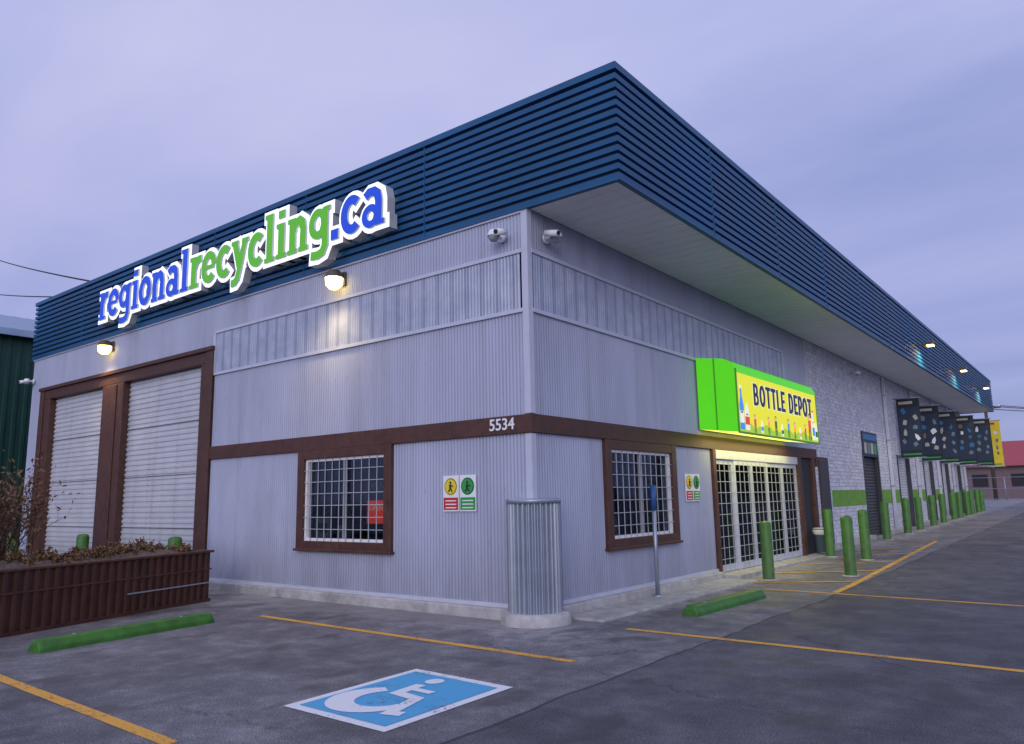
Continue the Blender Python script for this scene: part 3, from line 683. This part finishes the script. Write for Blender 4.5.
# corner guard
e=empty('corner_guard_drum',(.06,-.06,0)); cx,cy=.06,-.06
nr_=28;k8=8;v=[];f=[];n_=nr_*k8
for i in range(n_):
    t=2*math.pi*i/n_; r=.335+.030*math.cos(2*math.pi*i/k8)
    for z in (.14,1.58): v.append((cx+r*math.cos(t),cy+r*math.sin(t),z))
for i in range(n_): j=(i+1)%n_; f.append((2*i,2*j,2*j+1,2*i+1))
addp(meshobj('corrugated_shell',v,f,M['galv'],None,True),e)
addp(lathe('rim',[(.325,1.54),(.372,1.54),(.376,1.60),(.30,1.605),(.001,1.605)],(cx,cy,0),M['galv'],None,48),e)
addp(lathe('concrete_base',[(.47,-.05),(.46,.10),(.43,.145),(.001,.148)],(cx,cy,0),M['concrete'],None,40),e)

box('side_walkway',.155,.80,.40,5.88,-.05,.035,M['concrete'],None,.012)
for a,c in ((12.55,17.6),(19.8,22.5),(24.7,27.3),(29.5,31.5),(33.5,35.1)):
    z=gz(a); v=[(.001,a,z-.1),(.22,a,z-.1),(.22,c,gz(c)-.1),(.001,c,gz(c)-.1),(.001,a,z+.12),(.22,a,z+.12),(.22,c,gz(c)+.12),(.001,c,gz(c)+.12)]
    meshobj('kerb',v,[(0,3,2,1),(4,5,6,7),(0,1,5,4),(1,2,6,5),(2,3,7,6),(3,0,4,7)],M['concrete'])
e=empty('waste_bin',(.35,11.75,0)); addp(lathe('tub',[(.001,.08),(.17,.08),(.20,.6),(.22,.61),(.22,.65),(.19,.64),(.17,.3),(.001,.29)],(.30,11.75,.08),M['pgrey']),e); addp(lathe('liner',[(.205,.5),(.225,.55),(.228,.6),(.2,.66)],(.30,11.75,.085),M['white']),e)

# ---------------------------------------------------------------- planter
pl=empty('planter_box',(-5.5,-3,0))
A0=Vector((-6.06,-1.10,0)); A1=Vector((-4.36,-6.8,0)); d=(A1-A0).normalized(); q=Vector((d.y,-d.x,0))
if q.x<0: q=-q
L=(A1-A0).length; dep=1.5
PP=[(0,0),(.55,0),(.62,1),(.93,1)]
def pbox(nm,t0,t1,a,b_,z0,z1,mt,bev=.0):
    P=[A0+d*t+q*w_ for t,w_ in ((t0,a),(t1,a),(t1,b_),(t0,b_))]
    v=[(p.x,p.y,z0) for p in P]+[(p.x,p.y,z1) for p in P]
    o=addp(meshobj(nm,v,[(0,3,2,1),(4,5,6,7),(0,1,5,4),(1,2,6,5),(2,3,7,6),(3,0,4,7)],mt),pl)
    bm=bmesh.new(); bm.from_mesh(o.data); bmesh.ops.recalc_face_normals(bm,faces=bm.faces); bm.to_mesh(o.data); bm.free()
    if bev: md=o.modifiers.new('b','BEVEL'); md.width=bev
    return o
pbox('core',.02,L-.02,-dep+.02,-.03,0,.76,M['planter'])
addp(ribbed('front_siding',A0+Vector((0,0,.02)),d,Z,q,L,.78,.145,.036,M['planter'],None,PP,False),pl)
addp(ribbed('end_siding',A0-q*dep+Vector((0,0,.02)),q,Z,-d,dep,.78,.145,.036,M['planter'],None,PP,False),pl)
pbox('cap_front',-.05,L,-.10,.05,.80,.84,M['brown'],.008); pbox('cap_end',-.06,.06,-dep-.03,-.10,.80,.842,M['brown'],.008); pbox('cap_back',.06,L,-dep-.03,-dep+.1,.80,.838,M['brown'],.008)
pbox('rail',.0,1.7,.037,.052,.30,.32,M['galv']); pbox('rail_mid',.0,L,.037,.045,.52,.545,M['brown'])
pbox('kick',.0,L,.0,.045,.0,.05,M['planter'])
v=[];f=[];nu,nv_=60,14
for i in range(nu):
    for j in range(nv_):
        t=.06+(L-.1)*i/(nu-1); a=-dep+.08+(dep-.16)*j/(nv_-1); p=A0+d*t+q*a
        ed=math.sin(math.pi*j/(nv_-1))*min(1,i/4)
        v.append((p.x,p.y,.77+.11*ed+random.uniform(-.02,.03)))
for i in range(nu-1):
    for j in range(nv_-1): f.append((i*nv_+j,(i+1)*nv_+j,(i+1)*nv_+j+1,i*nv_+j+1))
addp(meshobj('gravel_fill',v,f,M['soil'],None,True),pl)
def shrub(name,c,h,n,spread,leafp=.35,lm='dry',ls=(.02,.05),r0=.010):
    V=[];F=[]
    def seg(a,b_,r0,r1):
        dd=(b_-a).normalized();s=dd.orthogonal().normalized();t=dd.cross(s);k=len(V)
        for j in range(3): w_=s*math.cos(j*2.094)+t*math.sin(j*2.094); V.append(a+w_*r0);V.append(b_+w_*r1)
        for j in range(3): m_=(j+1)%3; F.append((k+2*j,k+2*m_,k+2*m_+1,k+2*j+1))
    lv=[]
    def grow(p,dr,l,r,lev):
        for s in range(3):
            b_=p+dr*l/3; seg(p,b_,r,r*.8); p=b_; r*=.8
            dr=(dr+Vector((random.uniform(-.25,.25),random.uniform(-.25,.25),random.uniform(-.05,.15)))).normalized()
            if lev<3 and random.random()<.85: grow(p,(dr+Vector((random.uniform(-.8,.8),random.uniform(-.8,.8),random.uniform(-.1,.5)))).normalized(),l*.6,r*.7,lev+1)
            if lev>=1 and random.random()<leafp: lv.append(p.copy())
    for i in range(n):
        grow(Vector(c)+Vector((random.uniform(-.2,.2),random.uniform(-.2,.2),0)),Vector((random.uniform(-spread,spread),random.uniform(-spread,spread),1)).normalized(),h*random.uniform(.6,1),r0,0)
    nb_=len(F)
    for p in lv:
        a=Vector((random.uniform(-1,1),random.uniform(-1,1),random.uniform(-1,1))).normalized(); b_=a.orthogonal().normalized(); s=random.uniform(*ls);k=len(V)
        V.extend([p,p+a*s+b_*s*.4,p+a*s*2,p+a*s-b_*s*.4]);F.append((k,k+1,k+2,k+3))
    o=meshobj(name,V,F,[M['twig'],M[lm]]); o.data.polygons.foreach_set('material_index',[0]*nb_+[1]*(len(F)-nb_)); return o
for k in range(26):
    t=.3+k*.18; a=random.uniform(-1.15,-.3); p=A0+d*t+q*a
    shrub('dried_plant',(p.x,p.y,.82),random.uniform(.06,.16),7,1.6,.8,'dry',(.015,.035),.006)
shrub('bare_shrub',(-6.15,-4.45,.80),.85,26,.6,.3); shrub('bare_shrub',(-6.6,-4.0,.80),.85,24,.6,.4); shrub('bare_shrub',(-6.1,-5.0,.80),1.0,24,.6,.4,'leaf')
shrub('bare_shrub',(-11.2,-2.9,.0),1.5,24,.5,.4)

# ---------------------------------------------------------------- background
gw=empty('green_warehouse',(-28,6,0)); HW=7.45; RD=2.7
addp(ribbed('siding',(-22,-3,0),Y,Z,X,25,HW,.3,.04,M['wgreen'],None,PP,False),gw)
addp(box('body',-42,-22.02,-3,22,0,HW-.06,M['wgreen']),gw)
addp(meshobj('gable_end',[(-42,-2.99,HW-.07),(-22.02,-2.99,HW-.07),(-32,-2.99,HW+RD-.1)],[(0,1,2)],M['wgreen']),gw)
addp(meshobj('gable_end_far',[(-42,21.99,HW-.07),(-22.02,21.99,HW-.07),(-32,21.99,HW+RD-.1)],[(0,2,1)],M['wgreen']),gw)
addp(meshobj('roof',[(-21.6,-3.4,HW-.05),(-21.6,22.4,HW-.05),(-32,22.4,HW+RD),(-32,-3.4,HW+RD),(-42.4,-3.4,HW-.05),(-42.4,22.4,HW-.05)],[(0,1,2,3),(3,2,5,4)],M['wroof']),gw)
addp(box('eaves',-21.64,-21.56,-3.4,22.4,HW-.25,HW-.03,M['wroof']),gw)
for k in range(43): y=-3.2+k*.6; addp(meshobj('roof_seam',[(-21.6,y,HW-.02),(-21.6,y+.05,HW-.02),(-32,y+.05,HW+RD+.03),(-32,y,HW+RD+.03)],[(0,1,2,3)],M['pgrey']),gw)
hs=empty('red_roof_house',(4,78,0)); g=gz(80)
addp(box('walls',-5,12,73,84,g,g+3.0,M['housewall']),hs)
addp(meshobj('roof',[(-5.6,72.3,g+2.9),(12.6,72.3,g+2.9),(11,78.5,g+5.4),(-4,78.5,g+5.4),(12.6,84.7,g+2.9),(-5.6,84.7,g+2.9)],[(0,1,2,3),(3,2,4,5),(1,4,2),(0,3,5)],M['redroof']),hs)
for x in (-4,-1,3,7): addp(box('window',x,x+1.2,72.95,72.99,g+1.1,g+2.2,M['dark']),hs)
def leafmass(name,x0,x1,y0,y1,hmin,hmax,n,s):
    V=[];F=[];cl=[(random.uniform(x0,x1),random.uniform(y0,y1),random.uniform(hmin,hmax)) for _ in range(int((x1-x0)/3.2))]
    for i in range(n):
        c=random.choice(cl);h=c[2];zz=random.uniform(.05,1)**.8; r=2.8*(1-.7*zz)+.4
        p=Vector((c[0]+random.gauss(0,r*.6),c[1]+random.gauss(0,r*.6),gz(c[1])+h*zz))
        a=Vector((random.uniform(-1,1),random.uniform(-1,1),random.uniform(-1,1))).normalized()*s*random.uniform(.5,1.3);b_=a.orthogonal().normalized()*s*.6;k=len(V)
        V.extend([p-a,p+b_,p+a,p-b_]);F.append((k,k+1,k+2,k+3))
    for c in cl:
        k=len(V); z=gz(c[1]); V.extend([(c[0]-.15,c[1],z),(c[0]+.15,c[1],z),(c[0]+.03,c[1],z+c[2]*.9),(c[0]-.03,c[1],z+c[2]*.9)]);F.append((k,k+1,k+2,k+3))
    return meshobj(name,V,F,M['leaf'])
leafmass('distant_treeline',-50,60,100,125,4.5,9,16000,.5)
leafmass('distant_treeline',-75,-55,-60,60,5,9,4000,.5)
fe=empty('chainlink_fence',(5,60,0))
for k in range(16): x=-8+k*2.5; addp(cyl('post',(x,62,gz(62)-.1),(x,62,gz(62)+1.8),.04,M['galv'],n=8),fe)
for z in (.1,.9,1.75): addp(cyl('rail',(-8,62,gz(62)+z),(29.5,62,gz(62)+z),.025,M['galv'],n=6),fe)
def pole(x,y,h):
    z=gz(y); e=empty('utility_pole',(x,y,z)); addp(cyl('shaft',(x,y,z),(x,y,z+h),.16,M['wood'],n=12,r1=.11),e)
    addp(box('crossarm',x-1.1,x+1.1,y-.06,y+.06,z+h-1.,z+h-.86,M['wood']),e)
    for dx in (-1,-.4,.4,1): addp(lathe('insulator',[(.05,0),(.06,.06),(.03,.14),(.001,.15)],(x+dx,y,z+h-.86),M['white'],None,8),e)
pole(-1.6,66,8.5); pole(16,90,9)
def wire(name,a,b_,sag,r=.02):
    a=Vector(a);b_=Vector(b_);c=D.curves.new(name,'CURVE');c.dimensions='3D';c.bevel_depth=r;s=c.splines.new('POLY');s.points.add(16)
    for i in range(17):
        t=i/16;p=a.lerp(b_,t);p.z-=sag*4*t*(1-t);s.points[i].co=(*p,1)
    c.materials.append(M['cable']);link(D.objects.new(name,c))
wire('power_line',(-64.6,12.2,22.2),(-14.0,1.2,7.4),.2,.03); wire('power_line',(-64.6,12.2,19.0),(-18.0,3.2,8.4),.2,.03)
for dx in (-1,.4,1): wire('power_line',(-1.6+dx,66,7.7+gz(66)),(16+dx,90,8.2+gz(90)),.5,.03)

# ---------------------------------------------------------------- world
w=D.worlds.new("World"); scene.world=w; w.use_nodes=True; nt=w.node_tree; bg=nt.nodes["Background"]
sky=N(nt,"ShaderNodeTexSky",sky_type='NISHITA'); sky.sun_disc=False
az=2.2330; sdir=Vector((-math.cos(az-.15),-math.sin(az-.15))); sel=math.radians(16)
sky.sun_elevation=sel; sky.sun_rotation=math.atan2(sdir.x,sdir.y)
tc=N(nt,"ShaderNodeTexCoord"); sp=N(nt,"ShaderNodeSeparateXYZ"); nt.links.new(tc.outputs["Generated"],sp.inputs[0])
zc=math_(nt,'MAXIMUM',sp.outputs[2],0.)
dn=math_(nt,'ADD',zc,.22); cv=N(nt,"ShaderNodeCombineXYZ")
nt.links.new(math_(nt,'DIVIDE',sp.outputs[0],dn),cv.inputs[0]); nt.links.new(math_(nt,'DIVIDE',sp.outputs[1],dn),cv.inputs[1])
mp=N(nt,"ShaderNodeMapping"); mp.inputs["Rotation"].default_value=(0,0,.6); mp.inputs["Scale"].default_value=(.45,1.1,1); nt.links.new(cv.outputs[0],mp.inputs[0])
n1=noise(nt,1.1,7,.52,mp.outputs[0]); n1.inputs["Distortion"].default_value=.3
cl=ramp(nt,n1.outputs[0],[(.30,(.29,.33,.61)),(.5,(.43,.45,.73)),(.70,(.57,.55,.79))])
gr=ramp(nt,zc,[(0.,(.60,.65,.76)),(.18,(.78,.80,.89)),(.5,(1.,1.02,1.03)),(1.,(.85,.9,.93))])
cc=mixc(nt,1.,cl,gr,'MULTIPLY')
cc=mixc(nt,1.,cc,mixc(nt,1.,sky.outputs[0],(.012,.012,.014),'MULTIPLY'),'ADD')
dt=N(nt,"ShaderNodeVectorMath",operation='DOT_PRODUCT'); nt.links.new(tc.outputs["Generated"],dt.inputs[0]); dt.inputs[1].default_value=(sdir.x,sdir.y,.15)
k=math_(nt,'MAXIMUM',dt.outputs[1],0.)
kk_=mixc(nt,k,(1,1,1),(1.95,1.85,1.65))
cc=mixc(nt,1.,cc,kk_,'MULTIPLY')
nt.links.new(cc,bg.inputs[0]); bg.inputs[1].default_value=1.0
sn=D.lights.new('sun','SUN'); sn.energy=.75; sn.angle=math.radians(30); sn.color=(1,.97,.95)  # soft fill added to brighten both facades, standing in for dusk sky glow
so=D.objects.new('sun',sn); col.objects.link(so)
dv=Vector((sdir.x*math.cos(sel),sdir.y*math.cos(sel),math.sin(sel))); so.rotation_euler=dv.to_track_quat('Z','Y').to_euler()

# ---------------------------------------------------------------- camera
f_,cx_,cy_=761.3159,6.2410,-8.4019; az,pi_,ro=2.2330,.1655,-.0189
Fv=Vector((math.cos(az)*math.cos(pi_),math.sin(az)*math.cos(pi_),math.sin(pi_))); R0=Fv.cross(Vector((0,0,1))).normalized(); U0=R0.cross(Fv)
Rv=R0*math.cos(ro)+U0*math.sin(ro); Uv=U0*math.cos(ro)-R0*math.sin(ro)
cam=D.cameras.new('camera'); cam.sensor_width=36; cam.lens=f_/1024*36; cam.clip_end=3000; cam.clip_start=.05
co=D.objects.new('camera',cam); col.objects.link(co)
mw=Matrix((Rv,Uv,-Fv)).transposed().to_4x4(); mw.translation=Vector((cx_,cy_,1.6)); co.matrix_world=mw
scene.camera=co
scene.view_settings.view_transform='Standard'; scene.view_settings.look='None'; scene.view_settings.exposure=0
